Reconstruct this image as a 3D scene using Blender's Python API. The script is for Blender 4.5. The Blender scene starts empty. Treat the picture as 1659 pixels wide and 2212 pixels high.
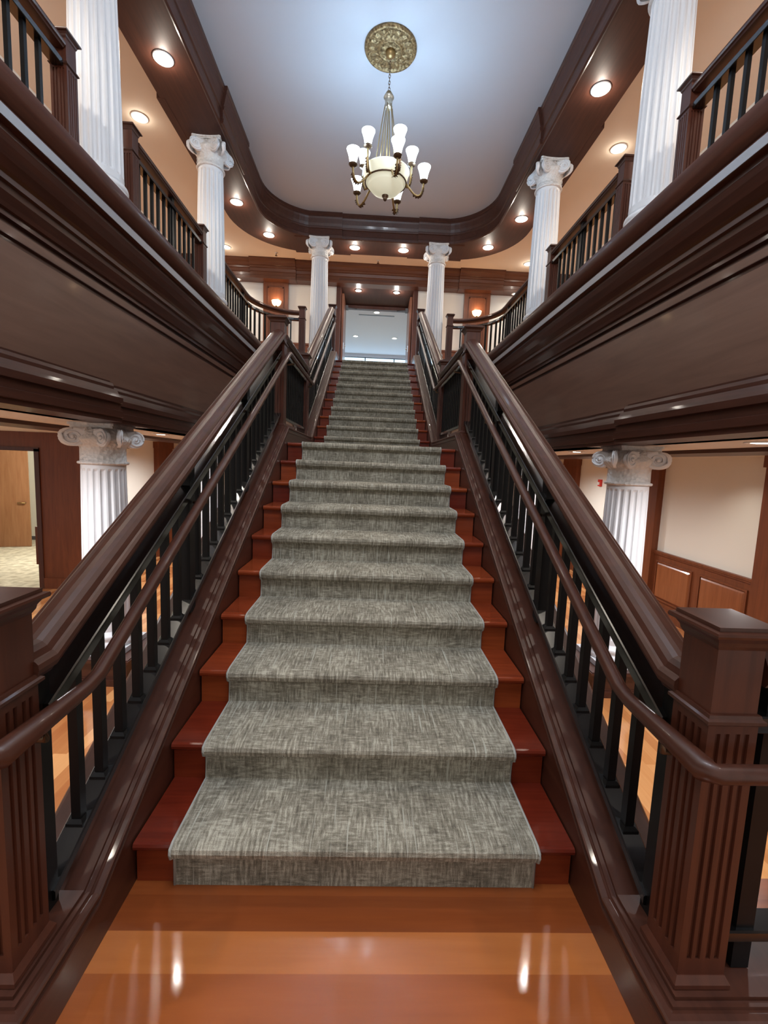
import bpy, bmesh, math, random
from mathutils import Vector, Matrix
random.seed(7)
C = bpy.context.scene.collection
PI = math.pi
SC = bpy.context.scene

# ------------------------------------------------------------------ materials
def mat(name, col, rough=.5, metal=0., coat=0., coat_rough=.1, emit=None, strength=0., spec=.5):
    m = bpy.data.materials.new(name); m.use_nodes = True
    b = m.node_tree.nodes['Principled BSDF']
    b.inputs['Base Color'].default_value = (*col, 1)
    b.inputs['Roughness'].default_value = rough
    b.inputs['Metallic'].default_value = metal
    b.inputs['Coat Weight'].default_value = coat
    b.inputs['Coat Roughness'].default_value = coat_rough
    b.inputs['Specular IOR Level'].default_value = spec
    if emit:
        b.inputs['Emission Color'].default_value = (*emit, 1)
        b.inputs['Emission Strength'].default_value = strength
    return m

def N(m, t, **kw):
    n = m.node_tree.nodes.new(t)
    for k, v in kw.items():
        if k in n.inputs: n.inputs[k].default_value = v
        else: setattr(n, k, v)
    return n

def ln(m, a, b): m.node_tree.links.new(a, b)

def ramp(m, fac, stops):
    r = N(m, 'ShaderNodeValToRGB'); e = r.color_ramp.elements
    while len(e) < len(stops): e.new(.5)
    for el, (p, c) in zip(e, stops): el.position = p; el.color = (*c, 1)
    ln(m, fac, r.inputs['Fac']); return r.outputs['Color']

def wood(name, c1, c2, rough=.3, coat=.4, stretch=(18, 1.2, 18), rnd=0.):
    """wood with grain along the axis of the smallest stretch"""
    m = mat(name, c1, rough, coat=coat, coat_rough=.07, spec=.35)
    b = m.node_tree.nodes['Principled BSDF']
    tc = N(m, 'ShaderNodeTexCoord'); mp = N(m, 'ShaderNodeMapping'); mp.inputs['Scale'].default_value = stretch
    ln(m, tc.outputs['Object'], mp.inputs['Vector'])
    n1 = N(m, 'ShaderNodeTexNoise', Scale=1.6, Detail=5., Roughness=.6, Distortion=.6)
    ln(m, mp.outputs['Vector'], n1.inputs['Vector'])
    col = ramp(m, n1.outputs['Fac'], [(.3, c1), (.72, c2)])
    if rnd:
        oi = N(m, 'ShaderNodeObjectInfo')
        hs = N(m, 'ShaderNodeHueSaturation')
        mr = N(m, 'ShaderNodeMapRange'); mr.inputs['To Min'].default_value = 1 - rnd * .55; mr.inputs['To Max'].default_value = 1 + rnd
        ln(m, oi.outputs['Random'], mr.inputs['Value']); ln(m, mr.outputs['Result'], hs.inputs['Value'])
        mh = N(m, 'ShaderNodeMapRange'); mh.inputs['To Min'].default_value = .495; mh.inputs['To Max'].default_value = .512
        ln(m, oi.outputs['Random'], mh.inputs['Value']); ln(m, mh.outputs['Result'], hs.inputs['Hue'])
        ln(m, col, hs.inputs['Color']); col = hs.outputs['Color']
    ln(m, col, b.inputs['Base Color'])
    return m

def planks(name, c1, c2, c3, width, length, along='x', rough=.16, coat=.5):
    m = mat(name, c1, rough, coat=coat, coat_rough=.08)
    b = m.node_tree.nodes['Principled BSDF']
    tc = N(m, 'ShaderNodeTexCoord'); mp = N(m, 'ShaderNodeMapping')
    mp.inputs['Location'].default_value = (2.3, .03, 0)
    if along == 'y': mp.inputs['Rotation'].default_value = (0, 0, PI / 2)
    ln(m, tc.outputs['Object'], mp.inputs['Vector'])
    br = N(m, 'ShaderNodeTexBrick', offset=.37, squash=1., Scale=1.)
    br.inputs['Color1'].default_value = (0, 0, 0, 1); br.inputs['Color2'].default_value = (1, 1, 1, 1)
    br.inputs['Mortar'].default_value = (.5, .5, .5, 1)
    br.inputs['Mortar Size'].default_value = .0
    br.inputs['Brick Width'].default_value = length; br.inputs['Row Height'].default_value = width
    ln(m, mp.outputs['Vector'], br.inputs['Vector'])
    ma = N(m, 'ShaderNodeMapping'); ma.inputs['Scale'].default_value = (1.5, 22, 1) if along == 'x' else (22, 1.5, 1)
    ln(m, tc.outputs['Object'], ma.inputs['Vector'])
    n1 = N(m, 'ShaderNodeTexNoise', Scale=1.5, Detail=5., Roughness=.6, Distortion=.4)
    ln(m, ma.outputs['Vector'], n1.inputs['Vector'])
    mx = N(m, 'ShaderNodeMix', data_type='FLOAT'); mx.inputs[0].default_value = .27
    ln(m, br.outputs['Color'], mx.inputs[2]); ln(m, n1.outputs['Fac'], mx.inputs[3])
    col = ramp(m, mx.outputs[0], [(.12, c1), (.5, c2), (.85, c3)])
    ln(m, col, b.inputs['Base Color'])
    return m

MAHOG = wood('mahogany', (.041, .0128, .0072), (.068, .0218, .0122), .40, .13)
MAHOGZ = wood('mahogany_upright', (.054, .0150, .0080), (.086, .0245, .0125), .40, .08, (18, 18, 1.2))
PANELW = wood('fascia_panel_wood', (.125, .063, .042), (.175, .092, .063), .42, .08, (6, .6, 6))
SOFFW = wood('soffit_wood', (.044, .0140, .0082), (.070, .0230, .0135), .58, .0)
REDW = wood('hall_wood', (.125, .034, .012), (.185, .054, .019), .45, .05, (14, 14, 1.2))
REDPANEL = wood('wainscot_panel_wood', (.20, .062, .022), (.27, .09, .034), .3, .3, (14, 14, 1.2))
SCONCEW = wood('pilaster_wood', (.12, .044, .024), (.17, .064, .035), .3, .3, (14, 14, 1.2))
TREADW = wood('cherry_tread', (.128, .0160, .0062), (.195, .0275, .0100), .26, .35, (1.3, 18, 18), rnd=.75)
LEAFW = wood('door_leaf_wood', (.24, .11, .05), (.34, .17, .085), .35, .1, (9, 9, .8))
PLAT = planks('platform_planks', (.185, .042, .011), (.31, .083, .020), (.44, .142, .036), .118, 9., rough=.2)
HALLF = planks('hall_planks', (.36, .125, .04), (.52, .22, .075), (.66, .33, .13), .09, 1.1, 'y', rough=.14)
BLACK = mat('black_satin', (.0035, .0034, .0038), .38, spec=.22)
BLACKG = mat('black_gloss_bar', (.004, .004, .0045), .2, coat=.5, coat_rough=.12)
WHITE = mat('column_white', (.73, .74, .76), .42)
CREAM = mat('cream_wall', (.73, .69, .60), .7)
CREAM2 = mat('pale_upper_wall', (.74, .76, .73), .7)
TAN = mat('tan_ceiling', (.78, .675, .555), .75)
CEIL = mat('grey_white_ceiling', (.50, .53, .58), .75)
LOWCEIL = mat('lower_ceiling', (.70, .66, .60), .6)
BRASS = mat('antique_brass', (.30, .20, .085), .38, metal=.85)
BRONZE = mat('dark_bronze', (.12, .075, .045), .42, metal=.8)
SILVERB = mat('pale_brass', (.50, .45, .36), .3, metal=.85)
CHROME = mat('brushed_steel', (.55, .55, .55), .3, metal=1.)
SHADE = mat('frosted_glass', (.9, .92, .95), .4, emit=(.93, .97, 1), strength=3.2)
BOWL = mat('alabaster_bowl', (.80, .76, .60), .35, emit=(.90, .93, .70), strength=.22)
SCONCE = mat('sconce_glass', (.9, .75, .5), .4, emit=(1, .72, .40), strength=3.2)
LENS = mat('downlight_lens', (1, .98, .95), .4, emit=(1, .95, .88), strength=28.)
LENSDIM = mat('dim_lens', (1, .98, .95), .4, emit=(1, .96, .9), strength=5.)
TRIMW = mat('downlight_trim', (.8, .79, .77), .4)
RED = mat('alarm_red', (.62, .03, .02), .4)
ALARMW = mat('alarm_lens', (.85, .85, .83), .2)
GREYD = mat('grey_metal', (.10, .10, .11), .45, metal=.4)
ROOMC = mat('room_white', (.74, .72, .77), .75)
SKYW = mat('window_sky', (.3, .6, .9), .5, emit=(.60, .83, 1.0), strength=1.0)

# plaster with ornament relief for capital necks
ORN = mat('ornament_plaster', (.72, .70, .68), .55)
_b = ORN.node_tree.nodes['Principled BSDF']
_tc = N(ORN, 'ShaderNodeTexCoord'); _v = N(ORN, 'ShaderNodeTexVoronoi', Scale=34.); ln(ORN, _tc.outputs['Object'], _v.inputs['Vector'])
_bp = N(ORN, 'ShaderNodeBump', Strength=.8, Distance=.012); ln(ORN, _v.outputs['Distance'], _bp.inputs['Height']); ln(ORN, _bp.outputs['Normal'], _b.inputs['Normal'])
# medallion with tooled relief
MEDAL = mat('gilt_plaster', (.22, .145, .06), .42, metal=.55)
_b = MEDAL.node_tree.nodes['Principled BSDF']
_tc = N(MEDAL, 'ShaderNodeTexCoord'); _v = N(MEDAL, 'ShaderNodeTexNoise', Scale=38., Detail=3.); ln(MEDAL, _tc.outputs['Object'], _v.inputs['Vector'])
_bp = N(MEDAL, 'ShaderNodeBump', Strength=.9, Distance=.012); ln(MEDAL, _v.outputs['Fac'], _bp.inputs['Height']); ln(MEDAL, _bp.outputs['Normal'], _b.inputs['Normal'])
ln(MEDAL, ramp(MEDAL, _v.outputs['Fac'], [(.35, (.10, .06, .022)), (.65, (.34, .235, .11))]), _b.inputs['Base Color'])

# woven carpet: fine streaks along and across the run (uv: x across, y along the run, metres)
CARPET = mat('woven_carpet', (.2, .19, .16), .95, spec=.1)
_b = CARPET.node_tree.nodes['Principled BSDF']
_uv = N(CARPET, 'ShaderNodeUVMap')
def _streak(sx, sy, detail=3., seed=0.):
    mp = N(CARPET, 'ShaderNodeMapping'); mp.inputs['Scale'].default_value = (sx, sy, 1); mp.inputs['Location'].default_value = (seed, seed * 1.7, 0)
    ln(CARPET, _uv.outputs['UV'], mp.inputs['Vector'])
    n = N(CARPET, 'ShaderNodeTexNoise', Scale=1., Detail=detail, Roughness=.65); n.noise_dimensions = '2D'
    ln(CARPET, mp.outputs['Vector'], n.inputs['Vector']); return n.outputs['Fac']
_a = _streak(105, 13, 3, 0); _c = _streak(20, 95, 3, 4.); _d = _streak(300, 300, 1, 9.); _e = _streak(5, 5, 2, 2.)
def _mix(a, b, f):
    x = N(CARPET, 'ShaderNodeMix', data_type='FLOAT'); x.inputs[0].default_value = f
    ln(CARPET, a, x.inputs[2]); ln(CARPET, b, x.inputs[3]); return x.outputs[0]
_k = _streak(9, 9, 3, 31.)
_kr = N(CARPET, 'ShaderNodeMapRange'); _kr.inputs['From Min'].default_value = .44; _kr.inputs['From Max'].default_value = .56; _kr.inputs['To Min'].default_value = .22; _kr.inputs['To Max'].default_value = .60
ln(CARPET, _k, _kr.inputs['Value'])
_ac = N(CARPET, 'ShaderNodeMix', data_type='FLOAT'); ln(CARPET, _kr.outputs['Result'], _ac.inputs[0]); ln(CARPET, _a, _ac.inputs[2]); ln(CARPET, _c, _ac.inputs[3])
_h = _mix(_mix(_ac.outputs[0], _d, .17), _e, .20)
_col = ramp(CARPET, _h, [(.37, (.125, .110, .086)), (.5, (.255, .234, .186)), (.62, (.47, .44, .36))])
_l = _streak(75, 2.6, 1, 17.)
_lr = ramp(CARPET, _l, [(.70, (0, 0, 0)), (.78, (1, 1, 1))])
_mx = N(CARPET, 'ShaderNodeMix', data_type='RGBA'); ln(CARPET, _lr, _mx.inputs[0]); ln(CARPET, _col, _mx.inputs[6]); _mx.inputs[7].default_value = (.42, .41, .35, 1)
ln(CARPET, _mx.outputs[2], _b.inputs['Base Color'])
_bp = N(CARPET, 'ShaderNodeBump', Strength=.5, Distance=.004); ln(CARPET, _d, _bp.inputs['Height']); ln(CARPET, _bp.outputs['Normal'], _b.inputs['Normal'])
BIND = mat('carpet_binding', (.36, .36, .33), .9, spec=.1)
BEIGE = mat('beige_carpet', (.55, .52, .42), .95, spec=.1)
_b = BEIGE.node_tree.nodes['Principled BSDF']; _n = N(BEIGE, 'ShaderNodeTexNoise', Scale=9., Detail=4.)
_tc = N(BEIGE, 'ShaderNodeTexCoord'); ln(BEIGE, _tc.outputs['Object'], _n.inputs['Vector'])
ln(BEIGE, ramp(BEIGE, _n.outputs['Fac'], [(.35, (.40, .37, .29)), (.65, (.62, .59, .48))]), _b.inputs['Base Color'])

# ------------------------------------------------------------------ mesh helpers
class MB:
    def __init__(s): s.v = []; s.f = []; s.sm = []
    def add(s, vs, fs, smooth=False):
        o = len(s.v); s.v += [tuple(p) for p in vs]; s.f += [tuple(i + o for i in f) for f in fs]; s.sm += [smooth] * len(fs); return s
    def box(s, x0, x1, y0, y1, z0, z1):
        x0, x1 = min(x0, x1), max(x0, x1); y0, y1 = min(y0, y1), max(y0, y1)
        v = [(x, y, z) for z in (z0, z1) for x, y in ((x0, y0), (x1, y0), (x1, y1), (x0, y1))]
        return s.add(v, [(3, 2, 1, 0), (4, 5, 6, 7), (0, 1, 5, 4), (1, 2, 6, 5), (2, 3, 7, 6), (3, 0, 4, 7)])
    def sq(s, cx, cy, prof):
        """square-plan stack: prof = [(half, z)...]"""
        vs = []
        for h, z in prof: vs += [(cx - h, cy - h, z), (cx + h, cy - h, z), (cx + h, cy + h, z), (cx - h, cy + h, z)]
        n = len(prof); fs = [(3, 2, 1, 0), tuple(4 * (n - 1) + i for i in range(4))]
        for k in range(n - 1):
            for i in range(4): j = (i + 1) % 4; fs.append((4 * k + i, 4 * k + j, 4 * k + 4 + j, 4 * k + 4 + i))
        return s.add(vs, fs)
    def prism(s, poly, z0, z1, smooth=False):
        n = len(poly); vs = [(x, y, z0) for x, y in poly] + [(x, y, z1) for x, y in poly]
        fs = [tuple(range(n - 1, -1, -1)), tuple(range(n, 2 * n))] + [(i, (i + 1) % n, n + (i + 1) % n, n + i) for i in range(n)]
        return s.add(vs, fs, smooth)
    def lathe(s, prof, cx=0, cy=0, n=24, smooth=True, mod=None):
        vs = []; fs = []
        for r, z in prof:
            for i in range(n):
                a = 2 * PI * i / n; rr = r * (mod(a, z) if mod else 1)
                vs.append((cx + rr * math.cos(a), cy + rr * math.sin(a), z))
        for k in range(len(prof) - 1):
            for i in range(n):
                j = (i + 1) % n; fs.append((k * n + i, k * n + j, (k + 1) * n + j, (k + 1) * n + i))
        fs.append(tuple(range(n - 1, -1, -1))); fs.append(tuple((len(prof) - 1) * n + i for i in range(n)))
        return s.add(vs, fs, smooth)
    def tube(s, path, r, n=10, smooth=True):
        P = [Vector(p) for p in path]; vs = []; fs = []
        for i, p in enumerate(P):
            t = (P[min(i + 1, len(P) - 1)] - P[max(i - 1, 0)]).normalized()
            ref = Vector((0, 0, 1)) if abs(t.z) < .95 else Vector((1, 0, 0))
            a = t.cross(ref).normalized(); b = a.cross(t)
            # mitre: widen at bends
            w = 1.
            if 0 < i < len(P) - 1:
                d1 = (P[i] - P[i - 1]).normalized(); w = 1 / max(.5, d1.dot(t))
            rr = r[i] if isinstance(r, (list, tuple)) else r
            for k in range(n):
                an = 2 * PI * k / n; off = a * math.cos(an) + b * math.sin(an)
                vs.append(p + off * rr * (1 if w == 1 else (1 + (w - 1) * .7)))
        for i in range(len(P) - 1):
            for k in range(n):
                j = (k + 1) % n; fs.append((i * n + k, i * n + j, (i + 1) * n + j, (i + 1) * n + k))
        fs.append(tuple(range(n))); fs.append(tuple((len(P) - 1) * n + k for k in range(n - 1, -1, -1)))
        return s.add(vs, fs, smooth)
    def sweep(s, path, prof, closed=True, smooth=False):
        """profile (o, dz): o along the horizontal normal to the right of travel; dz vertical"""
        P = [Vector(p) for p in path]; n = len(prof); vs = []; fs = []
        for i, p in enumerate(P):
            d = []
            for a, b in ((i - 1, i), (i, i + 1)):
                if a >= 0 and b < len(P):
                    t = (P[b] - P[a]); t.z = 0
                    if t.length > 1e-6: d.append(t.normalized())
            if not d: d = [Vector((0, 1, 0))]
            nr = [Vector((t.y, -t.x, 0)) for t in d]
            m = nr[0] if len(nr) == 1 else (nr[0] + nr[1]).normalized()
            k = 1 / max(.35, m.dot(nr[0]))
            for o, z in prof: vs.append(p + m * (o * k) + Vector((0, 0, z)))
        for i in range(len(P) - 1):
            for k in range(n if closed else n - 1):
                j = (k + 1) % n; fs.append((i * n + k, i * n + j, (i + 1) * n + j, (i + 1) * n + k))
        if closed: fs.append(tuple(range(n))); fs.append(tuple((len(P) - 1) * n + k for k in range(n - 1, -1, -1)))
        return s.add(vs, fs, smooth)
    def build(s, name, m, parent=None, kind=None, bevel=0, label=None):
        off = Vector((0, 0, 0))
        if parent is not None:
            q = parent
            while q is not None: off += q.location; q = q.parent
        me = bpy.data.meshes.new(name)
        me.from_pydata([(p[0] - off.x, p[1] - off.y, p[2] - off.z) for p in s.v], [], s.f)
        bm = bmesh.new(); bm.from_mesh(me); bmesh.ops.recalc_face_normals(bm, faces=bm.faces); bm.to_mesh(me); bm.free()
        me.polygons.foreach_set('use_smooth', s.sm); me.materials.append(m); me.update()
        o = bpy.data.objects.new(name, me); C.objects.link(o)
        if parent is not None: o.parent = parent
        if kind: o['kind'] = kind
        if label: o['label'] = label
        if bevel:
            bv = o.modifiers.new('edge', 'BEVEL'); bv.width = bevel; bv.segments = 1; bv.limit_method = 'ANGLE'
        if any(s.sm) and not all(s.sm):
            pass
        return o

def thing(name, label, cat, loc=(0, 0, 0), group=None):
    o = bpy.data.objects.new(name, None); C.objects.link(o); o.location = loc; o.empty_display_size = .1
    o['label'] = label; o['category'] = cat; o['kind'] = 'thing'
    if group: o['group'] = group
    return o
def tag(o, label, cat, group=None):
    o['label'] = label; o['category'] = cat; o['kind'] = 'thing'
    if group: o['group'] = group
    return o
def copy_tree(o, parent=None):
    c = o.copy(); C.objects.link(c); c.parent = parent
    for ch in list(o.children): copy_tree(ch, c)
    return c
def struct(mb, name, m, parent=None, bevel=0): return mb.build(name, m, parent, 'structure', bevel)
def arc(cx, cy, rx, ry, a0, a1, n):
    return [(cx + rx * math.cos(math.radians(a0 + (a1 - a0) * i / n)), cy + ry * math.sin(math.radians(a0 + (a1 - a0) * i / n))) for i in range(n + 1)]

# ------------------------------------------------------------------ key dimensions (metres)
R = .165; T1 = .30; T2 = .2963; LAND = 4.58; UP = 21 * R           # riser, treads, nosing of flight two, upper floor
LOW = -.66                                                          # hall floor
SW = .77                                                            # half width of the stair
noses = [((k - 1) * T1, k * R) for k in range(1, 11)] + [(LAND + (k - 11) * T2, k * R) for k in range(11, 22)]
CB = 3.655                                                          # balcony kerb level
SOF = 6.0; CEILZ = 6.46; OUTC = 6.15

# ------------------------------------------------------------------ staircase
stair = thing('staircase', 'red cherry wood staircase with dark moulded side kerbs rising to the upper floor', 'staircase', (0, 0, 0))
for k, (y, z) in enumerate(noses):
    y2 = noses[k + 1][0] + .03 if k < 20 else y + .32
    MB().box(-SW, SW, y + .02, y + .045, z - R, z - .03).build('riser', TREADW, stair)
    t = MB(); pr = [(y - .0, z - .03), (y - .006, z - .022), (y - .008, z - .012), (y - .004, z - .003), (y + .004, z), (y2, z), (y2, z - .03)]
    vs = [(x, a, b) for x in (-SW, SW) for a, b in pr]; n = len(pr)
    t.add(vs, [tuple(range(n)), tuple(range(2 * n - 1, n - 1, -1))] + [(i, (i + 1) % n, n + (i + 1) % n, n + i) for i in range(n)])
    t.build('tread' if k not in (9, 20) else 'landing_tread', TREADW, stair)
kp = [(.25, -.60), (.25, -.01), (.24, .004), (.23, .010), (.036, .010), (.0345, .001), (.028, .001), (.0265, .006), (.018, .006), (.0165, -.001), (.008, .001), (-.006, 0), (-.011, -.004), (-.011, -.012),
      (-.003, -.017), (.001, -.018), (.001, -.036), (-.006, -.038), (-.008, -.043), (-.006, -.049), (0, -.051), (0, -.60)]
def ky(y): return .29 + .55 * y
Y0 = (.182 - .29) / .55; YL = (1.79 - .29) / .55; Y3 = LAND + (1.79 - 1.935) / .557; Y4 = LAND + (CB - 1.935) / .557
for s in (-1, 1):
    path = [(s * 2.4, -.497, .182)] + [(s * .775, y, z) for y, z in ((-.497, .182), (Y0, .182), (YL, 1.79), (Y3, 1.79), (Y4, CB), (8.15, CB))]
    p = [(o * s, z) for o, z in kp]
    m = MB(); m.sweep(path, p)
    m.build('kerb', MAHOG, stair)
    MB().box(s * .78, s * 1.02, -.49, Y0, LOW, .0).build('kerb_wall', MAHOG, stair)
# landing fill and enclosed underside
MB().add([(x, y, z) for x in (-.99, .99) for y, z in ((.2, LOW), (.2, -.1), (2.8, 1.2), (4.5, 1.2), (7.5, 2.9), (7.5, LOW))],
         [(0, 1, 2, 3, 4, 5), (11, 10, 9, 8, 7, 6)] + [(i, (i + 1) % 6, 6 + (i + 1) % 6, 6 + i) for i in range(6)]).build('understair_panel', MAHOG, stair)
pf = MB().box(-2.4, 2.4, -2.6, .05, -.04, 0.); struct(pf, 'floor_platform', PLAT)
struct(MB().box(-2.38, 2.38, -2.58, .04, LOW, -.04), 'trim_7', MAHOG)

# runner
def runner_profile(off):
    pts = [(.018 - off, -.002)]
    for k, (y, z) in enumerate(noses):
        ry = y + .018 - off
        pts += [(ry, z - .055), (ry - .012, z - .048), (y - .014 - off, z - .034), (y - .020 - off, z - .014), (y - .016 - off, z + .0), (y - .004, z + off * .9), (y + .02, z + off)]
        if k < 20: pts += [(noses[k + 1][0] + .018 - off, z + off)]
        else: pts += [(y + .30, z + off)]
    return pts
def carpet():
    hw = .634; prof = runner_profile(.012); L = [0.]
    for a, b in zip(prof, prof[1:]): L.append(L[-1] + math.hypot(b[0] - a[0], b[1] - a[1]))
    mb = MB(); vs = []; n = len(prof)
    for x in (-hw, hw): vs += [(x, y, z) for y, z in prof]
    lo = runner_profile(.001)
    for x in (-hw, hw): vs += [(x, y, z) for y, z in lo]
    fs = []
    for i in range(n - 1):
        fs += [(i, n + i, n + i + 1, i + 1), (2 * n + i, i, i + 1, 2 * n + i + 1), (n + i, 3 * n + i, 3 * n + i + 1, n + i + 1)]
    mb.add(vs, fs, False)
    o = mb.build('stair_carpet', CARPET)
    uvl = o.data.uv_layers.new(name='UVMap')
    for lp in o.data.loops:
        vi = lp.vertex_index; uvl.data[lp.index].uv = (o.data.vertices[vi].co.x + 2, L[vi % n])
    tag(o, 'grey woven carpet runner with pale streaks running up the middle of the stairs', 'carpet')
    for s in (-1, 1):
        MB().tube([(s * hw, y, z - .001) for y, z in runner_profile(.010)], .0055, 6).build('edge_binding', BIND, o, label='pale bound edge')
carpet()

# ------------------------------------------------------------------ newel posts
def newel(x, y, zb, label, tall=.955, w=1., ztop=None):
    t = thing('newel_post', label, 'newel post', (x, y, zb), 'square newel posts of the railings')
    h = tall
    m = MB().sq(x, y, [(.0725 * w, zb), (.0725 * w, zb + .012), (.063 * w, zb + .03)]); m.build('base', MAHOGZ, t)
    # fluted shaft
    a = .0615 * w; d = .0065; poly = []
    gs = [(-.68, -.48), (-.32, -.12), (.12, .32), (.48, .68)]
    for q in range(4):
        c, sn = math.cos(q * PI / 2), math.sin(q * PI / 2)
        pts = [(-a, -a)]
        for g0, g1 in gs: pts += [(g0 * a, -a), (g0 * a + .002, -a + d), (g1 * a - .002, -a + d), (g1 * a, -a)]
        poly += [(x + px * c - py * sn, y + px * sn + py * c) for px, py in pts]
    z1 = zb + .075; z2 = zb + h - .268
    m = MB().prism(poly, z1, z2); m.sq(x, y, [(a, zb + .03), (a, z1)]); m.sq(x, y, [(a, z2), (a, z2 + .03)]); m.build('shaft', MAHOGZ, t)
    zn = zb + h - .248
    MB().sq(x, y, [(.062 * w, zn), (.072 * w, zn + .008), (.072 * w, zn + .016), (.066 * w, zn + .020), (.064 * w, zn + .028)]).build('necking', MAHOG, t)
    MB().sq(x, y, [(.0575 * w, zn + .028), (.0575 * w, zb + h - .042)]).build('block', MAHOGZ, t)
    zc = zb + h
    MB().sq(x, y, [(.058 * w, zc - .060), (.064 * w, zc - .05), (.066 * w, zc - .04), (.074 * w, zc - .028), (.085 * w, zc - .024), (.087 * w, zc - .018), (.085 * w, zc - .012), (.074 * w, zc - .010), (.074 * w, zc)]).build('cap', MAHOG, t)
    return t
for s, side in ((-1, 'left'), (1, 'right')):
    newel(s * .89, -.375, .194, f'dark fluted newel post at the foot of the stairs, {side} edge of the picture')
    newel(s * .895, 2.85, 1.80, f'dark square newel post at the top of the lower flight, {side} side', .985, 1.06)
    newel(s * .90, 4.40, 1.80, f'dark newel post where the upper flight starts behind the landing, {side} side', 1.02, 1.06)
    newel(s * .89, 7.95, CB + .01, f'slim newel post at the top of the upper flight, {side} of the doorway')
    newel(s * 1.53, 8.15, CB + .01, f'brown fluted newel post ending the curved balcony railing, {side} of the stairs')
    newel(s * 2.45, 2.38, CB, f'balcony newel post in front of the nearest upper column, {side} balcony')
    newel(s * 2.45, 3.30, CB, f'balcony newel post just behind the nearest upper column, {side} balcony')
    newel(s * 2.45, 5.10, CB, f'balcony newel post in front of the second upper column, {side} balcony')

# ------------------------------------------------------------------ balustrades
BAL = {}
def baluster_mesh(h):
    k = round(h, 3)
    if k not in BAL:
        w = .0145
        m = MB().box(-w, w, -w, w, 0, h); m.sq(0, 0, [(.026, -.024), (.026, -.004), (.017, .006)])
        o = m.build('baluster', BLACK); BAL[k] = o.data; C.objects.unlink(o); bpy.data.objects.remove(o)
    return BAL[k]
def add_bal(t, x, y, z, h, rz=0):
    o = bpy.data.objects.new('baluster', baluster_mesh(h)); C.objects.link(o); o.parent = t
    o.location = Vector((x, y, z)) - t.location; o.rotation_euler = (0, 0, rz)
def rect(o0, o1, z0, z1, c=.004): return [(o0, z0 + c), (o0 + c, z0), (o1 - c, z0), (o1, z0 + c), (o1, z1 - c), (o1 - c, z1), (o0 + c, z1), (o0, z1 - c)]
_h = [(-.050, 0), (-.056, .010), (-.066, .018), (-.0705, .032), (-.069, .046), (-.061, .0545), (-.053, .056), (-.0505, .0525), (-.048, .0575), (-.042, .069), (-.030, .080), (-.015, .0855)]
RAILP = _h + [(0, .087)] + [(-o, z) for o, z in _h[::-1]]
def balustrade(label, path, rail, bar, bot, bals, posts, balz, balh, posthz, loc, railpath=None, w=.030, railscale=1.):
    """path = kerb line; rail/bar/bot = heights over it; bals = [(x,y,z)] on the kerb line; posts the same with half width"""
    t = thing('balustrade', label, 'railing', loc, 'black and mahogany railings')
    MB().sweep(railpath or path, [(o * railscale, z * railscale + rail) for o, z in RAILP], smooth=False).build('handrail', MAHOG, t)
    MB().sweep(path, rect(-.042, .042, bar - .045, bar)).build('upper_bar', BLACKG, t)
    MB().sweep(path, rect(-.034, .034, bot - .032, bot)).build('bottom_bar', BLACKG, t)
    for x, y, z, *rz in bals: add_bal(t, x, y, z + balz, balh, *(rz or [0]))
    for x, y, z, hw in posts: MB().box(x - .024, x + .024, y - hw, y + hw, z + posthz[0], z + posthz[1]).build('post', BLACK, t)
    return t
def pline(path, step, start, end_gap=.08):
    """points every step along a polyline, with heading"""
    out = []; d = start; acc = 0
    tot = sum(math.dist(a[:2], b[:2]) for a, b in zip(path, path[1:]))
    for a, b in zip(path, path[1:]):
        l = math.dist(a[:2], b[:2])
        while d <= acc + l and d < tot - end_gap:
            f = (d - acc) / l if l else 0
            out.append((a[0] + (b[0] - a[0]) * f, a[1] + (b[1] - a[1]) * f, a[2] + (b[2] - a[2]) * f, math.atan2(b[1] - a[1], b[0] - a[0])))
            d += step
        acc += l
    return out
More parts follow.
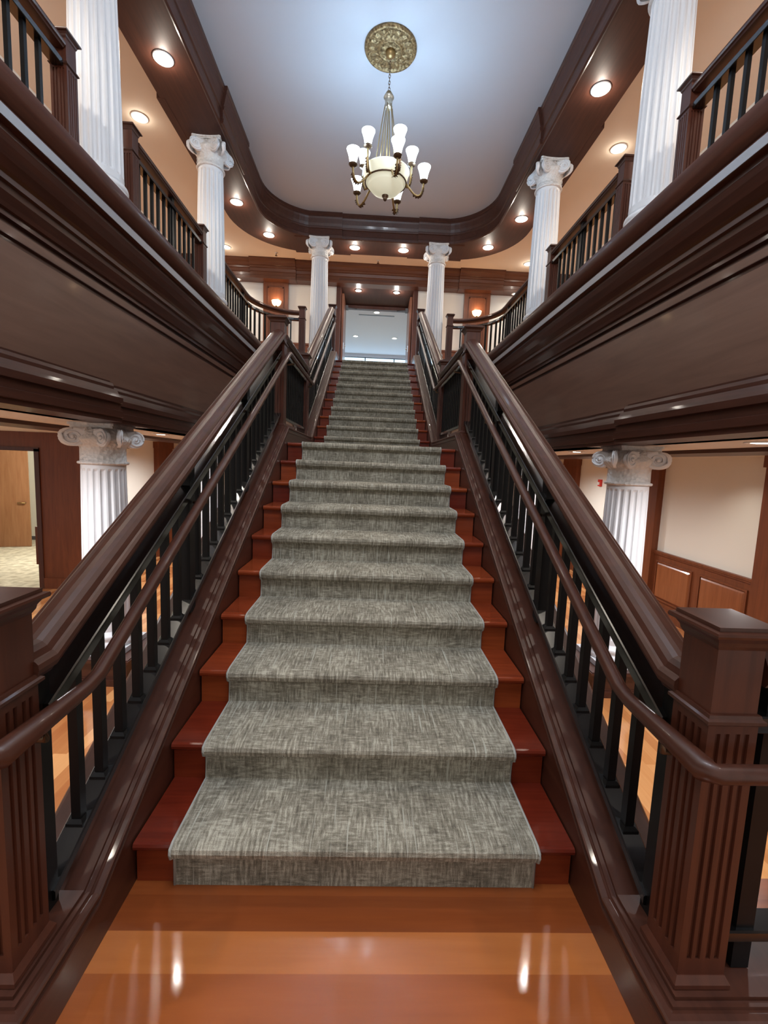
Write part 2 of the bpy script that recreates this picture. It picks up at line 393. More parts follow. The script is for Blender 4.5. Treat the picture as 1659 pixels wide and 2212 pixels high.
for s, side in ((-1, 'left'), (1, 'right')):
    X = s * .89
    base = lambda y: .30 + .55 * y
    P1 = [(X, y, base(y)) for y in (-.31 + .06, 2.79)]
    railp = [(X, -.32, base(-.25)), (X, -.25, base(-.25)), (X, 2.80, base(2.80))]
    bs = []
    for y0 in (-.21, .765, 1.745): bs += [(X, y0 + .122 * k, base(y0 + .122 * k)) for k in range(1, 8)]
    balustrade(f'sloping black railing with mahogany handrail along the {side} of the lower flight', P1, .745, .648, .085, bs,
               [(X, -.245, base(-.245), .022), (X, .765, base(.765), .032), (X, 1.745, base(1.745), .032)], .085, .545, (0.0, .755), (X, -.3, .19), railp)
    PL = [(X, 2.92, 1.80), (X, 4.33, 1.80)]
    balustrade(f'level black railing beside the stair landing, {side} side', PL, .80, .72, .105, [(X, 3.0 + .105 * k, 1.80) for k in range(13)],
               [], .10, .58, (0, .7), (X, 2.9, 1.8))
    b2 = lambda y: 1.945 + .557 * (y - LAND)
    P2 = [(X, 4.47, b2(4.47)), (X, 7.66, b2(7.66)), (X, 7.88, b2(7.66))]
    bs = []
    for y0 in (4.47, 5.50, 6.55): bs += [(X, y0 + .124 * k, b2(y0 + .124 * k)) for k in range(1, 8)]
    balustrade(f'sloping black railing with mahogany handrail along the {side} of the upper flight', P2, .745, .648, .085, bs,
               [(X, 5.50, b2(5.50), .032), (X, 6.55, b2(6.55), .032), (X, 7.6, b2(7.6), .032)], .085, .545, (0, .755), (X, 4.5, 1.9))
    B = s * 2.45
    def level(label, path, posts=(), step=.138, start=.09):
        balustrade(label, path, .815, .74, .12, pline(path, step, start), posts, .115, .60, (.0, .83), (path[0][0], path[0][1], CB), railscale=.95)
    level(f'balcony railing above the near end of the {side} balcony, cut by the picture edge', [(B, -.6, CB), (B, 2.31, CB)], [(B, 1.35, CB, .03)])
    level(f'balcony railing between the two upper columns of the {side} balcony', [(B, 3.37, CB), (B, 5.03, CB)], [(B, 4.2, CB, .03)])
    cv = [(B, 5.9, CB), (B, 7.2, CB)] + [(s * x, y, CB) for x, y in arc(1.60, 7.25, .85, .92, 0, 90, 12)][1:] + [(s * 1.55, 8.17, CB)]
    level(f'curved balcony railing sweeping round the far {side} corner above the stairs', cv, [(B, 7.1, CB, .03)])
# railing beside the foot of the stairs, running right over the platform kerb
PR = [(.965, -.375, .194), (2.3, -.375, .194)]
balustrade('short black railing running right from the newel post at the stair foot', PR, .80, .72, .12, [(1.19 + .12 * k, -.375, .194) for k in range(9)],
           [(1.03, -.375, .194, .022)], .115, .58, (0.0, .8), (1.0, -.375, .19))

# ------------------------------------------------------------------ round grab rails
for s, side in ((-1, 'left'), (1, 'right')):
    x = s * .795
    y1 = -.15; z1 = .82; yt = 2.86; zt = z1 + .55 * (yt - y1)
    pts = [(s * 1.75, -.495, z1), (s * .815, -.495, z1), (x, -.48, z1), (x, y1 - .03, z1), (x, y1 + .03, z1 + .012), (x, yt - .03, zt - .018), (x, yt + .03, zt - .002), (x, 4.44, zt), (x, 4.52, zt + .01), (x, 7.42, zt + .557 * 2.95), (x, 7.48, zt + .557 * 2.95 + .01)]
    t = thing('grab_rail', f'round brown wooden grab rail following the {side} railing of the stairs', 'handrail', (x, 0, .8))
    MB().tube(pts, .0215, 14).build('rail', MAHOG, t)
    for y, z in ((.765, z1 + .55 * .915), (1.745, z1 + .55 * 1.895), (2.80, zt - .03), (4.38, zt), (5.5, zt + .557 * 1.02), (6.55, zt + .557 * 2.07), (3.1, zt), (-.34, z1), (7.3, zt + .557 * 2.82)):
        MB().tube([(x, y, z - .02), (x, y, z - .048), (s * .862, y, z - .055)], .007, 8).lathe([(.004, z - .024), (.014, z - .022), (.014, z - .018)], x, y, 10).build('bracket', BRONZE, t)

# ------------------------------------------------------------------ fluted columns with ionic capitals
def column(x, y, zb, zt, rb, rt, label, ped=None, group='white fluted columns'):
    t = thing('fluted_column', label, 'column', (x, y, zb if ped is None else LOW), group)
    H = zt - zb
    if ped:
        px0, px1, py0, py1 = ped
        m = MB()
        for g, za, zc in ((.03, LOW, LOW + .06), (.012, LOW + .06, LOW + .075), (0, LOW + .075, zb - .05), (.012, zb - .05, zb - .03), (.03, zb - .03, zb - .008), (.02, zb - .008, zb)):
            m.box(px0 - g, px1 + g, py0 - g, py1 + g, za, zc)
        m.build('pedestal', MAHOG, t)
    m = MB().sq(x, y, [(rb * 1.20, zb), (rb * 1.20, zb + .05)])
    m.lathe([(rb * 1.14, zb + .05), (rb * 1.19, zb + .065), (rb * 1.20, zb + .08), (rb * 1.18, zb + .10), (rb * 1.14, zb + .108), (rb * 1.10, zb + .125), (rb * 1.14, zb + .14), (rb * 1.16, zb + .15), (rb * 1.16, zb + .165), (rb * 1.14, zb + .178), (rb * 1.04, zb + .182), (rb, zb + .21)], x, y, 40)
    m.build('base', WHITE, t)
    # shaft with twenty flutes
    NF = 20; prof = [0, 0, .30, .62, .88, 1, 1, .62, .30][:]
    nn = NF * 8; vs = []; fs = []
    za, zz = zb + .21, zt - .37
    rows = []
    hh = zz - za
    for z, dep in ((za, 0), (za + .05, 0), (za + .075, 1), (za + hh * .33, 1), (za + hh * .66, 1), (zz - .065, 1), (zz - .04, 0), (zz, 0)):
        f = (z - za) / hh; rr = rb + (rt - rb) * (f ** 1.5); rows.append((z, rr, dep))
    pat = [0, 0, .62, .92, 1, .92, .62, 0]
    for z, rr, dep in rows:
        for i in range(nn):
            a = 2 * PI * i / nn; r2 = rr - dep * pat[i % 8] * rr * .085
            vs.append((x + r2 * math.cos(a), y + r2 * math.sin(a), z))
    for k in range(len(rows) - 1):
        for i in range(nn): j = (i + 1) % nn; fs.append((k * nn + i, k * nn + j, (k + 1) * nn + j, (k + 1) * nn + i))
    m = MB().add(vs, fs, False); m.build('shaft', WHITE, t)
    # capital
    zc = zt
    m = MB(); r = rt
    m.lathe([(r, zc - .375), (r * 1.12, zc - .372), (r * 1.15, zc - .36), (r * 1.12, zc - .348), (r * 1.03, zc - .345), (r * 1.02, zc - .22), (r * 1.10, zc - .20), (r * 1.28, zc - .16), (r * 1.30, zc - .13), (r * 1.15, zc - .10), (r * 1.1, zc - .04)], x, y, 36)
    def aba(hw, sag, za, zb2):
        poly = []
        for q in range(4):
            c, sn = math.cos(q * PI / 2), math.sin(q * PI / 2)
            for f in (-.92, -.6, -.25, .25, .6, .92):
                px, py = f * hw, -(hw - sag * (1 - (f / .92) ** 2)); poly.append((x + px * c - py * sn, y + px * sn + py * c))
        m.prism(poly, za, zb2)
    aba(.205, .022, zc - .022, zc); aba(.192, .022, zc - .045, zc - .020)
    cap = m.build('capital', ORN, t)
    Rv = .084; lat = .122; d0 = r - .012; zv = zc - .046 - Rv
    out = [(-lat + Rv * math.cos(math.radians(a)), zv + Rv * math.sin(math.radians(a))) for a in range(90, 331, 15)]
    out += [(-.03, zv + .004), (0, zv), (.03, zv + .004)]
    out += [(lat + Rv * math.cos(math.radians(a)), zv + Rv * math.sin(math.radians(a))) for a in range(210, 451, 15)]
    out += [(.06, zv + Rv - .006), (0, zv + Rv - .010), (-.06, zv + Rv - .006)]
    for q in range(4):
        c, sn = math.cos(q * PI / 2), math.sin(q * PI / 2)
        def W(u, z, o): dd = -(d0 + o + .034 * (min(1.5, abs(u) / lat)) ** 2); return (x + u * c - dd * sn, y + u * sn + dd * c, z)
        f = MB(); n = len(out)
        vs = [W(u, z, -.012) for u, z in out] + [W(u, z, .018) for u, z in out] + [W(u * .985, zv + (z - zv) * .93, .026) for u, z in out]
        f.add(vs, [(k + n * l, (k + 1) % n + n * l, (k + 1) % n + n * (l + 1), k + n * (l + 1)) for l in (0, 1) for k in range(n)])
        # faces of the band and the two scrolls
        ctr = [W(-lat, zv, .030), W(lat, zv, .030), W(0, zv + Rv * .5, .022)]; o3 = 3 * n; f.v += ctr
        base = 2 * n; sel = []
        for k in range(n):
            sel.append(3 * n + (0 if k < 16 else 1 if 20 <= k < 36 else 2))
            f.f.append((base + k, base + (k + 1) % n, sel[-1])); f.sm.append(False)
        for k in range(n):
            if sel[k] != sel[k - 1]: f.f.append((base + k, sel[k - 1], sel[k])); f.sm.append(False)
        b3 = len(f.v) - 3
        for sg in (-1, 1):
            sp = []
            for k in range(33):
                th = PI / 2 + sg * k / 32 * 2 * PI * 2.0; rr = Rv * (.90 - .76 * k / 32)
                sp.append(W(-sg * lat + rr * math.cos(th), zv + rr * math.sin(th), .031))
            f.tube(sp, .0085, 6)
            f.tube([W(-sg * lat, zv, .02), W(-sg * lat, zv, .045)], .017, 10)
        f.build('scroll_face', WHITE, cap)
    return t
for s, side in ((-1, 'left'), (1, 'right')):
    column(s * 2.53, 2.88, -.41, 1.752, .205, .185, f'white fluted column on a low wooden plinth in the hall, {side} of the stairs', (s * 2.53 - .33, s * 2.53 + .33, 2.58, 3.18))
    column(s * 2.53, 5.66, -.41, 1.752, .205, .185, f'white column glimpsed behind the {side} stair railing, farther back in the hall', (s * 2.53 - .33, s * 2.53 + .33, 5.36, 5.96))
    column(s * 2.50, 2.86, CB, SOF, .205, .175, f'tall white fluted column on the {side} balcony, cut by the picture top')
    column(s * 2.50, 5.64, CB, SOF, .200, .172, f'white ionic column on the {side} balcony, the second one back')
    column(s * 1.215, 8.30, CB, SOF, .190, .165, f'white ionic column at the far end, just {side} of the doorway')

# ------------------------------------------------------------------ balconies (fascia, slab)
TUBE = [(.45, 3.658)] + [(.095 + .107 * math.cos(math.radians(a)), 3.538 + .12 * math.sin(math.radians(a))) for a in range(90, 271, 12)] + [(.45, 3.418)]
FP = [(.45, 3.42), (.035, 3.42), (.030, 3.408), (.030, 3.338), (.07, 3.333), (.07, 3.30), (.085, 3.26), (.115, 3.20), (.15, 3.155), (.17, 3.14), (.17, 3.105), (.195, 3.10), (.20, 3.06), (.225, 3.01), (.235, 2.985), (.255, 2.98), (.255, 2.945),
      (.285, 2.94), (.285, 2.905), (.25, 2.90), (.25, 2.835), (.272, 2.83), (.272, 2.80), (.256, 2.795), (.256, 2.80)]
PALE = mat('pale_grey_strip', (.30, .31, .34), .4)  # flat pale grey for the strip under the balcony tube
FPB = [(.256, 2.075), (.235, 2.07), (.225, 2.045), (.225, 2.02), (.20, 2.015), (.185, 1.98), (.175, 1.955), (.15, 1.95), (.15, 1.905), (.17, 1.90), (.17, 1.845), (.15, 1.84), (.15, 1.79), (.165, 1.785), (.165, 1.752), (.30, 1.752), (.45, 1.752)]
def edge_path(s, y0=-4.0): return [(s * 2.10, y0, 0), (s * 2.10, 7.35, 0)] + [(s * x, y, 0) for x, y in arc(1.60, 7.35, .50, .50, 0, 90, 8)][1:] + [(s * 1.03, 7.85, 0)]
for s, side in ((-1, 'left'), (1, 'right')):
    ep = edge_path(s)
    # travelling +y the right-hand normal points +x
    pr = [(o * s, z) for o, z in FP] + [(.45 * s, 2.79)]
    struct(MB().sweep(ep, pr), 'trim_1' if s < 0 else 'trim_2', MAHOG)
    struct(MB().sweep(ep, [(o * s, z) for o, z in TUBE], smooth=True), 'trim_25', MAHOG)
    struct(MB().sweep(ep, [(o * s, z) for o, z in ((.026, 3.341), (.026, 3.404), (.06, 3.404), (.06, 3.341))]), 'trim_26', PALE)
    struct(MB().sweep(ep, [(o * s, z) for o, z in ((.2565, 2.80), (.2565, 2.06), (.40, 2.06), (.40, 2.80))]), f'wall_fascia_{side}', PANELW)
    struct(MB().sweep(ep, [(o * s, z) for o, z in ((.2495, 2.895), (.2495, 2.84), (.30, 2.84), (.30, 2.895))]), 'trim_8', PANELW)
    pb = [(o * s, z) for o, z in FPB] + [(.45 * s, 2.10), (.256 * s, 2.10)]
    struct(MB().sweep(ep, pb), 'trim_3' if s < 0 else 'trim_4', MAHOG)
    for ya, yb, dx in ((-4, 2.44, .155), (2.44, 3.2, .025)):
        struct(MB().sweep([(s * (2.10 - dx), ya, 0), (s * (2.10 - dx), yb, 0)], [(o * s, z - .003) for o, z in FPB] + [(.45 * s, 2.085), (.256 * s, 2.085)]), 'trim_5' if s < 0 else 'trim_6', MAHOG)
    # balcony slab
    sl = [(s * 2.40, -4), (s * 2.40, 7.3)] + [(s * x, y) for x, y in arc(1.60, 7.35, .80, .80, 0, 90, 6)] + [(s * 1.02, 8.15), (s * 1.02, 7.86), (0, 7.86), (0, 10.0), (s * 4.6, 10.0), (s * 4.6, -4)]
    struct(MB().prism(sl, 3.2, UP - .001), f'floor_balcony_{side}', HALLF)
    kb = [(s * 2.54, -4, 0), (s * 2.54, 7.3, 0)] + [(s * x, y, 0) for x, y in arc(1.60, 7.35, .94, .98, 0, 90, 8)] + [(s * 1.03, 8.33, 0)]
    struct(MB().sweep([(p[0], p[1], 0) for p in kb], [(o * s, z) for o, z in ((.20, 3.45), (.20, CB), (-.05, CB), (-.05, 3.45))]), 'trim_9', MAHOG)
    struct(MB().box(s * 1.03, s * 1.7, 7.86, 8.42, 3.46, CB), 'trim_10', MAHOG)

# ------------------------------------------------------------------ ceilings
def ring(inx, iny, r, y0): return None
def u_path(hx, yy, r, y0=-4.0, n=14):
    return [(-hx, y0, 0), (-hx, yy - r, 0)] + [(x, y, 0) for x, y in arc(-hx + r, yy - r, r, r, 180, 90, n)][1:] + [(x, y, 0) for x, y in arc(hx - r, yy - r, r, r, 90, 0, n)] + [(hx, y0, 0)]
IN = u_path(2.23, 8.20, 1.05)
# soffit ring between inner and outer edges
OUT = u_path(2.86, 8.83, 1.35)
m = MB(); n = len(IN)
zs = SOF
vs = [(x, y, zs) for x, y, _ in IN] + [(x, y, zs) for x, y, _ in OUT] + [(x, y, zs + .30) for x, y, _ in IN] + [(x, y, zs + .30) for x, y, _ in OUT]
fs = []
for i in range(n - 1):
    fs += [(i, i + 1, n + i + 1, n + i), (2 * n + i, 3 * n + i, 3 * n + i + 1, 2 * n + i + 1), (n + i, n + i + 1, 3 * n + i + 1, 3 * n + i), (i, 2 * n + i, 2 * n + i + 1, i + 1)]
m.add(vs, fs); struct(m, 'ceiling_soffit', SOFFW)
# inner crown moulding rising to the ceiling (o < 0 points inwards: travel goes -x side first, right normal is inward)
CP = [(-.02, SOF + .02), (-.018, SOF - .004), (.0, SOF - .012), (.02, SOF - .0), (.025, SOF + .05), (.015, SOF + .06), (.015, SOF + .16), (.03, SOF + .17), (.035, SOF + .20), (.025, SOF + .21), (.04, SOF + .26), (.055, SOF + .34), (.065, SOF + .37), (.065, SOF + .40), (.075, SOF + .41), (.075, CEILZ), (-.06, CEILZ), (-.06, SOF + .02)]
CP2 = [(o, z - .003) for o, z in CP]
struct(MB().sweep(IN, CP), 'trim_11', MAHOG)
def seg(p, a, b): return [(p[0], a, 0), (p[0], b, 0)]
for s in (-1, 1):   # break-forwards of the crown over the columns
    pth = [(-2.195, 5.20, 0), (-2.195, 6.28, 0)] if s < 0 else [(2.195, 6.28, 0), (2.195, 5.20, 0)]
    struct(MB().sweep(pth, CP2), 'trim_12', MAHOG)
    pth = [(-1.72, 8.165, 0), (-.76, 8.165, 0)] if s < 0 else [(.79, 8.165, 0), (1.75, 8.165, 0)]
    struct(MB().sweep(pth, CP2), 'trim_12', MAHOG)
    struct(MB().box(s * 2.80, s * 2.90, 4.85, 6.45, SOF - .004, SOF + .15), 'trim_13', SOFFW)
    struct(MB().box(s * .62, s * 1.80, 8.78, 8.87, SOF - .004, SOF + .15), 'trim_13', SOFFW)
struct(MB().box(-2.4, 2.4, -4, 8.4, CEILZ, CEILZ + .05), 'ceiling', CEIL)
poly = [(x, y) for x, y, _ in u_path(2.80, 8.77, 1.30)]
m = MB(); k = len(poly)
outr = [(-4.6, -4), (-4.6, 10.1), (4.6, 10.1), (4.6, -4)]
m.prism([(-4.6, -4)] + [(-4.6, 10.1), (4.6, 10.1), (4.6, -4)] + poly[::-1], OUTC, OUTC + .05); struct(m, 'ceiling_outer', TAN)

CORW = wood('cornice_wood', (.070, .024, .0125), (.105, .038, .019), .36, .12, (1.2, 14, 14))
# ------------------------------------------------------------------ upper back wall, doorway, room beyond
WY = 10.0
for s, side in ((-1, 'left'), (1, 'right')):
    struct(MB().box(s * .98, s * 4.6, WY, WY + .15, UP, OUTC), f'wall_back_{side}', CREAM2)
    struct(MB().box(s * 4.6, s * 4.75, -4, WY + .2, 3.2, OUTC + .3), f'wall_upper_{side}', CREAM2)
    struct(MB().box(s * .90, s * 1.0, WY - .03, 11.35, UP, 5.76), f'trim_doorway_{side}', MAHOGZ)
    # chair rail and wainscot
    struct(MB().box(s * 1.0, s * 4.6, WY - .02, WY, UP, UP + .86).box(s * 1.0, s * 4.6, WY - .04, WY, UP + .86, UP + .90), f'baseboard_upper_{side}', SCONCEW)
    # pilaster
    a, b = (-2.76, -2.16) if s < 0 else (2.14, 2.78)
    pil = MB().box(a, b, WY - .10, WY, UP, 5.76)
    cx = (a + b) / 2; hw = (b - a) * .32
    for q0, q1, z0, z1 in ((cx - hw, cx - hw + .025, UP + .95, 5.62), (cx + hw - .025, cx + hw, UP + .95, 5.62), (cx - hw, cx + hw, 5.595, 5.62)):
        pil.box(q0, q1, WY - .118, WY - .10, z0, z1)
    struct(pil, 'trim_14', SCONCEW)
COR = [(.0, 5.745), (.0, OUTC), (-.42, OUTC), (-.42, OUTC - .03), (-.40, OUTC - .06), (-.36, OUTC - .09), (-.33, OUTC - .14), (-.31, OUTC - .15), (-.31, OUTC - .19), (-.29, OUTC - .20), (-.27, OUTC - .26), (-.255, OUTC - .27), (-.255, OUTC - .34), (-.265, OUTC - .35), (-.265, 5.745)]
COR2 = [(o, z - (.012 if z < 5.75 else 0)) for o, z in COR]
# travel +x: right normal is -y, so flip sign
struct(MB().sweep([(-4.6, WY, 0), (4.6, WY, 0)], [(-o, z) for o, z in COR]), 'trim_15', CORW)
for s in (-1, 1):
    a, b = (-3.02, -1.95) if s < 0 else (1.95, 3.02)
    struct(MB().sweep([(a, WY - .06, 0), (b, WY - .06, 0)], [(-o * .98, z) for o, z in COR2]), 'trim_16', CORW)
struct(MB().box(-.92, .92, WY - .262, 11.35, 5.752, 5.85), 'ceiling_doorway', SOFFW)
struct(MB().box(-.92, .92, 11.22, 11.35, 5.66, 5.745), 'trim_17', MAHOGZ)
# double door leaves folded back against the sides of the opening
for s, side in ((-1, 'left'), (1, 'right')):
    d = MB().box(s * .835, s * .885, 10.28, 11.2, UP + .01, 5.70); o = struct(d, 'door_1' if s < 0 else 'door_2', wood('leaf', (.15, .055, .028), (.2, .08, .045), .35, .2, (9, 9, .8)))
    MB().tube([(s * .80, 10.36, 4.44), (s * .79, 10.36, 4.44), (s * .79, 10.50, 4.44)], .011, 8).box(s * .815, s * .835, 10.33, 10.39, 4.36, 4.52).build('door_handle', CHROME, o)
    MB().box(s * .77, s * .835, 11.0, 11.16, 5.58, 5.66).tube([(s * .80, 11.05, 5.62), (s * .55, 11.16, 5.63), (s * .60, 11.24, 5.66)], .012, 6).build('door_closer', GREYD, o)
# room beyond
RZ = 6.1
struct(MB().box(-6, 6, 11.35, 18.2, RZ, RZ + .05), 'ceiling_far_room', ROOMC)
struct(MB().box(-6, 6, 11.35, 18.2, UP - .05, UP), 'floor_far_room', BEIGE)
for s, side in ((-1, 'left'), (1, 'right')):
    struct(MB().box(s * .92, s * 6, 11.35, 11.45, UP, RZ), f'wall_far_room_{side}', ROOMC)
    struct(MB().box(s * 5.9, s * 6, 11.4, 18.2, UP, RZ), f'wall_far_side_{side}', ROOMC)
struct(MB().box(-.92, .92, 11.35, 11.45, 5.745, RZ), 'wall_far_header', ROOMC)
struct(MB().box(-6, 6, 18.1, 18.25, 5.97, RZ).box(-6, 6, 18.1, 18.25, UP, 4.3), 'wall_far', ROOMC)
w = struct(MB().box(-6, 6, 18.2, 18.22, 4.3, 5.97), 'window_1', SKYW)
fr = MB()
for x in (-4.7, -2.9, -.42, .82, 2.6, 4.4): fr.box(x - .02, x + .02, 18.14, 18.2, 4.3, 5.97)
fr.box(-6, 6, 18.14, 18.2, 5.945, 5.97); fr.build('window_frame', GREYD, w)

# ------------------------------------------------------------------ lower hall
struct(MB().box(-9, 9, -4, 12, LOW - .05, LOW), 'floor', HALLF)
for s, side in ((-1, 'left'), (1, 'right')):
    struct(MB().box(s * 2.27, s * 9, -4, 10.0, 1.752, 1.80), f'ceiling_lower_{side}', LOWCEIL)
    struct(MB().box(s * 3.2, s * 3.75, -4, 9.4, 1.715, 1.752), 'trim_18', MAHOG)
struct(MB().box(4.5, 4.62, -4, 9.4, LOW, 1.76), 'wall_right', CREAM)
struct(MB().box(-4.62, -4.5, 5.6, 9.4, LOW, 1.76), 'wall_left', CREAM)
struct(MB().box(-4.6, 9, 9.3, 9.45, LOW, 1.76), 'wall_back', CREAM)
# wainscot with raised panels on a side wall
def wains(s, y0, y1, npan):
    x = s * 4.5; g = -s
    m = MB().box(x, x + g * .03, y0, y1, LOW, LOW + .955)
    m.box(x, x + g * .055, y0, y1, LOW + .955, LOW + .985).box(x, x + g * .045, y0, y1, LOW + .93, LOW + .955)
    m.box(x, x + g * .05, y0, y1, LOW, LOW + .13).box(x, x + g * .042, y0, y1, LOW + .13, LOW + .16)
    o = struct(m, 'trim_19', REDW)
    pw = (y1 - y0) / npan
    for k in range(npan):
        a, b = y0 + k * pw + .09, y0 + (k + 1) * pw - .09; z0, z1 = LOW + .27, LOW + .82
        e = MB()
        for ya, yb, za, zb in ((a, b, z1, z1 + .025), (a, b, z0 - .025, z0), (a - .025, a, z0 - .025, z1 + .025), (b, b + .025, z0 - .025, z1 + .025)): e.box(x + g * .03, x + g * .048, ya, yb, za, zb)
        e.build('panel_frame', REDW, o)
        i = .03; q = MB(); r1 = [(x + g * .031, yy, zz) for yy, zz in ((a, z0), (b, z0), (b, z1), (a, z1))]; r2 = [(x + g * .052, yy, zz) for yy, zz in ((a + i, z0 + i), (b - i, z0 + i), (b - i, z1 - i), (a + i, z1 - i))]
        q.add(r1 + r2, [(4, 5, 6, 7)] + [(j, (j + 1) % 4, 4 + (j + 1) % 4, 4 + j) for j in range(4)]); q.build('raised_panel', REDPANEL, o)
wains(1, 3.45, 5.25, 2); wains(1, 5.65, 7.9, 2); wains(1, .6, 2.9, 2); wains(-1, 5.7, 7.95, 2)
def lpil(s, y0, y1, d=.10, m=None):
    x = s * 4.5; struct(MB().box(x, x - s * d, y0, y1, LOW, 1.752).box(x, x - s * (d + .025), y0 - .02, y1 + .02, LOW, LOW + .16).box(x, x - s * (d + .02), y0 - .02, y1 + .02, 1.62, 1.752), 'trim_20', m or REDW)
lpil(1, 5.25, 5.65); lpil(1, 2.9, 3.42); lpil(1, 8.0, 8.6); lpil(-1, 7.95, 8.6)
for s in (-1, 1):
    a = s * 3.75; m = MB().box(a, s * 4.5, 9.24, 9.3, LOW, 1.752); o = struct(m, 'trim_21', REDPANEL)
    MB().box(s * 3.87, s * 4.38, 9.225, 9.24, LOW + .3, 1.5).build('raised_panel', REDPANEL, o)
    struct(MB().box(s * 1.0, s * 3.75, 9.26, 9.3, LOW, LOW + .95), 'baseboard_back', REDW)
# left wall of wood with an opening into a carpeted room
struct(MB().box(-5.05, -4.40, 5.5, 5.66, LOW, 1.752).box(-9, -5.05, 5.5, 5.66, 1.465, 1.752).box(-9, -7.2, 5.5, 5.66, LOW, 1.465), 'wall_front_left', REDW)
struct(MB().box(-5.02, -4.40, 5.47, 5.5, LOW, LOW + .17), 'baseboard_left', REDW)
struct(MB().box(-5.10, -5.03, 5.48, 5.68, LOW, 1.50).box(-7.3, -5.03, 5.48, 5.68, 1.463, 1.52), 'trim_22', MAHOGZ)
struct(MB().box(-5.22, -5.10, 5.60, 5.72, LOW + .35, LOW + .95), 'trim_23', REDW)
struct(MB().box(-9, -4.62, 5.5, 11.9, LOW - .002, LOW + .004), 'floor_side_room', BEIGE)
SR = mat('side_room_wall', (.80, .78, .68), .7)
struct(MB().box(-9, -4.62, 9.3, 9.4, LOW, 2.1).box(-9.1, -9, 5.5, 9.4, LOW, 2.1).box(-4.66, -4.62, 5.66, 9.4, LOW, 2.1), 'wall_side_room', SR)
struct(MB().box(-9, -4.62, 5.5, 9.4, 2.1, 2.15), 'ceiling_side_room', SR)
d = MB()
h0, h1 = Vector((-7.30, 7.0)), Vector((-7.49, 8.52)); dr = (h1 - h0).normalized(); nr = Vector((dr.y, -dr.x))
# leaf stands open, seen face on: runs from the hinge on the left to the free edge with the lever
P0 = Vector((-8.45, 8.20)); P1_ = Vector((-7.48, 8.52)); dd = (P1_ - P0).normalized(); nn = Vector((dd.y, -dd.x)) * .02
d.prism([(P0 + nn)[:], (P1_ + nn)[:], (P1_ - nn)[:], (P0 - nn)[:]], LOW + .01, 1.47)
o = struct(d, 'door_3', LEAFW)
hp = P1_ - dd * .07 + nn * 3.5
MB().tube([(hp - nn * 2.5).to_3d() + Vector((0, 0, .32)), hp.to_3d() + Vector((0, 0, .32)), (hp - dd * .13).to_3d() + Vector((0, 0, .32))], .012, 8).build('door_handle', BRASS, o)
struct(MB().box(-7.42, -7.34, 8.9, 9.3, LOW, 1.55).box(-6.98, -6.9, 9.2, 9.3, LOW, 1.55), 'trim_24', SR)
struct(MB().box(-9, -4.7, 9.27, 9.3, LOW, LOW + .09), 'baseboard_side_room', GREYD)
# rear end left open behind the viewer so the world background adds fill

# ------------------------------------------------------------------ lights
def spot(x, y, z, watts, col=(1, .87, .70), ang=120, blend=.9, size=.06):
    l = bpy.data.lights.new('lamp', 'SPOT'); l.energy = watts; l.color = col; l.spot_size = math.radians(ang); l.spot_blend = blend; l.shadow_soft_size = size
    o = bpy.data.objects.new('lamp', l); C.objects.link(o); o.location = (x, y, z); return o
def point(x, y, z, watts, col=(1, .9, .75), size=.06):
    l = bpy.data.lights.new('lamp', 'POINT'); l.energy = watts; l.color = col; l.shadow_soft_size = size
    o = bpy.data.objects.new('lamp', l); C.objects.link(o); o.location = (x, y, z); return o
DL = {}
def downlight(x, y, z, label, lens=LENS, r=.075, watts=30, col=(1, .88, .72), ang=125, group='recessed downlights', lit=True):
    key = (lens.name, r)
    if key not in DL:
        t = thing('downlight', label, 'downlight', (x, y, z), group); DL[key] = t
        MB().lathe([(r, z), (r + .022, z), (r + .024, z - .006), (r + .014, z - .011), (r, z - .006)], x, y, 24).build('trim_ring', TRIMW, t)
        MB().lathe([(r, z - .002), (r * .9, z - .005), (r * .5, z - .009), (.003, z - .011)], x, y, 24).build('lens', lens, t)
    else:
        t = copy_tree(DL[key]); t.location = (x, y, z); t['label'] = label; t['group'] = group
    if lit:
        spot(x, y, z - .03, watts, col, ang)
        if watts >= 25 and 5.7 < z and y < 11: point(x, y, z - .07, 1.2 if z > 6.1 else 5, col, .03)   # extra point light added for a halo on the surround
    return t
WARM = (1, .90, .77); NEUT = (1, .95, .87); HALL = (.97, .97, 1)
zs = SOF
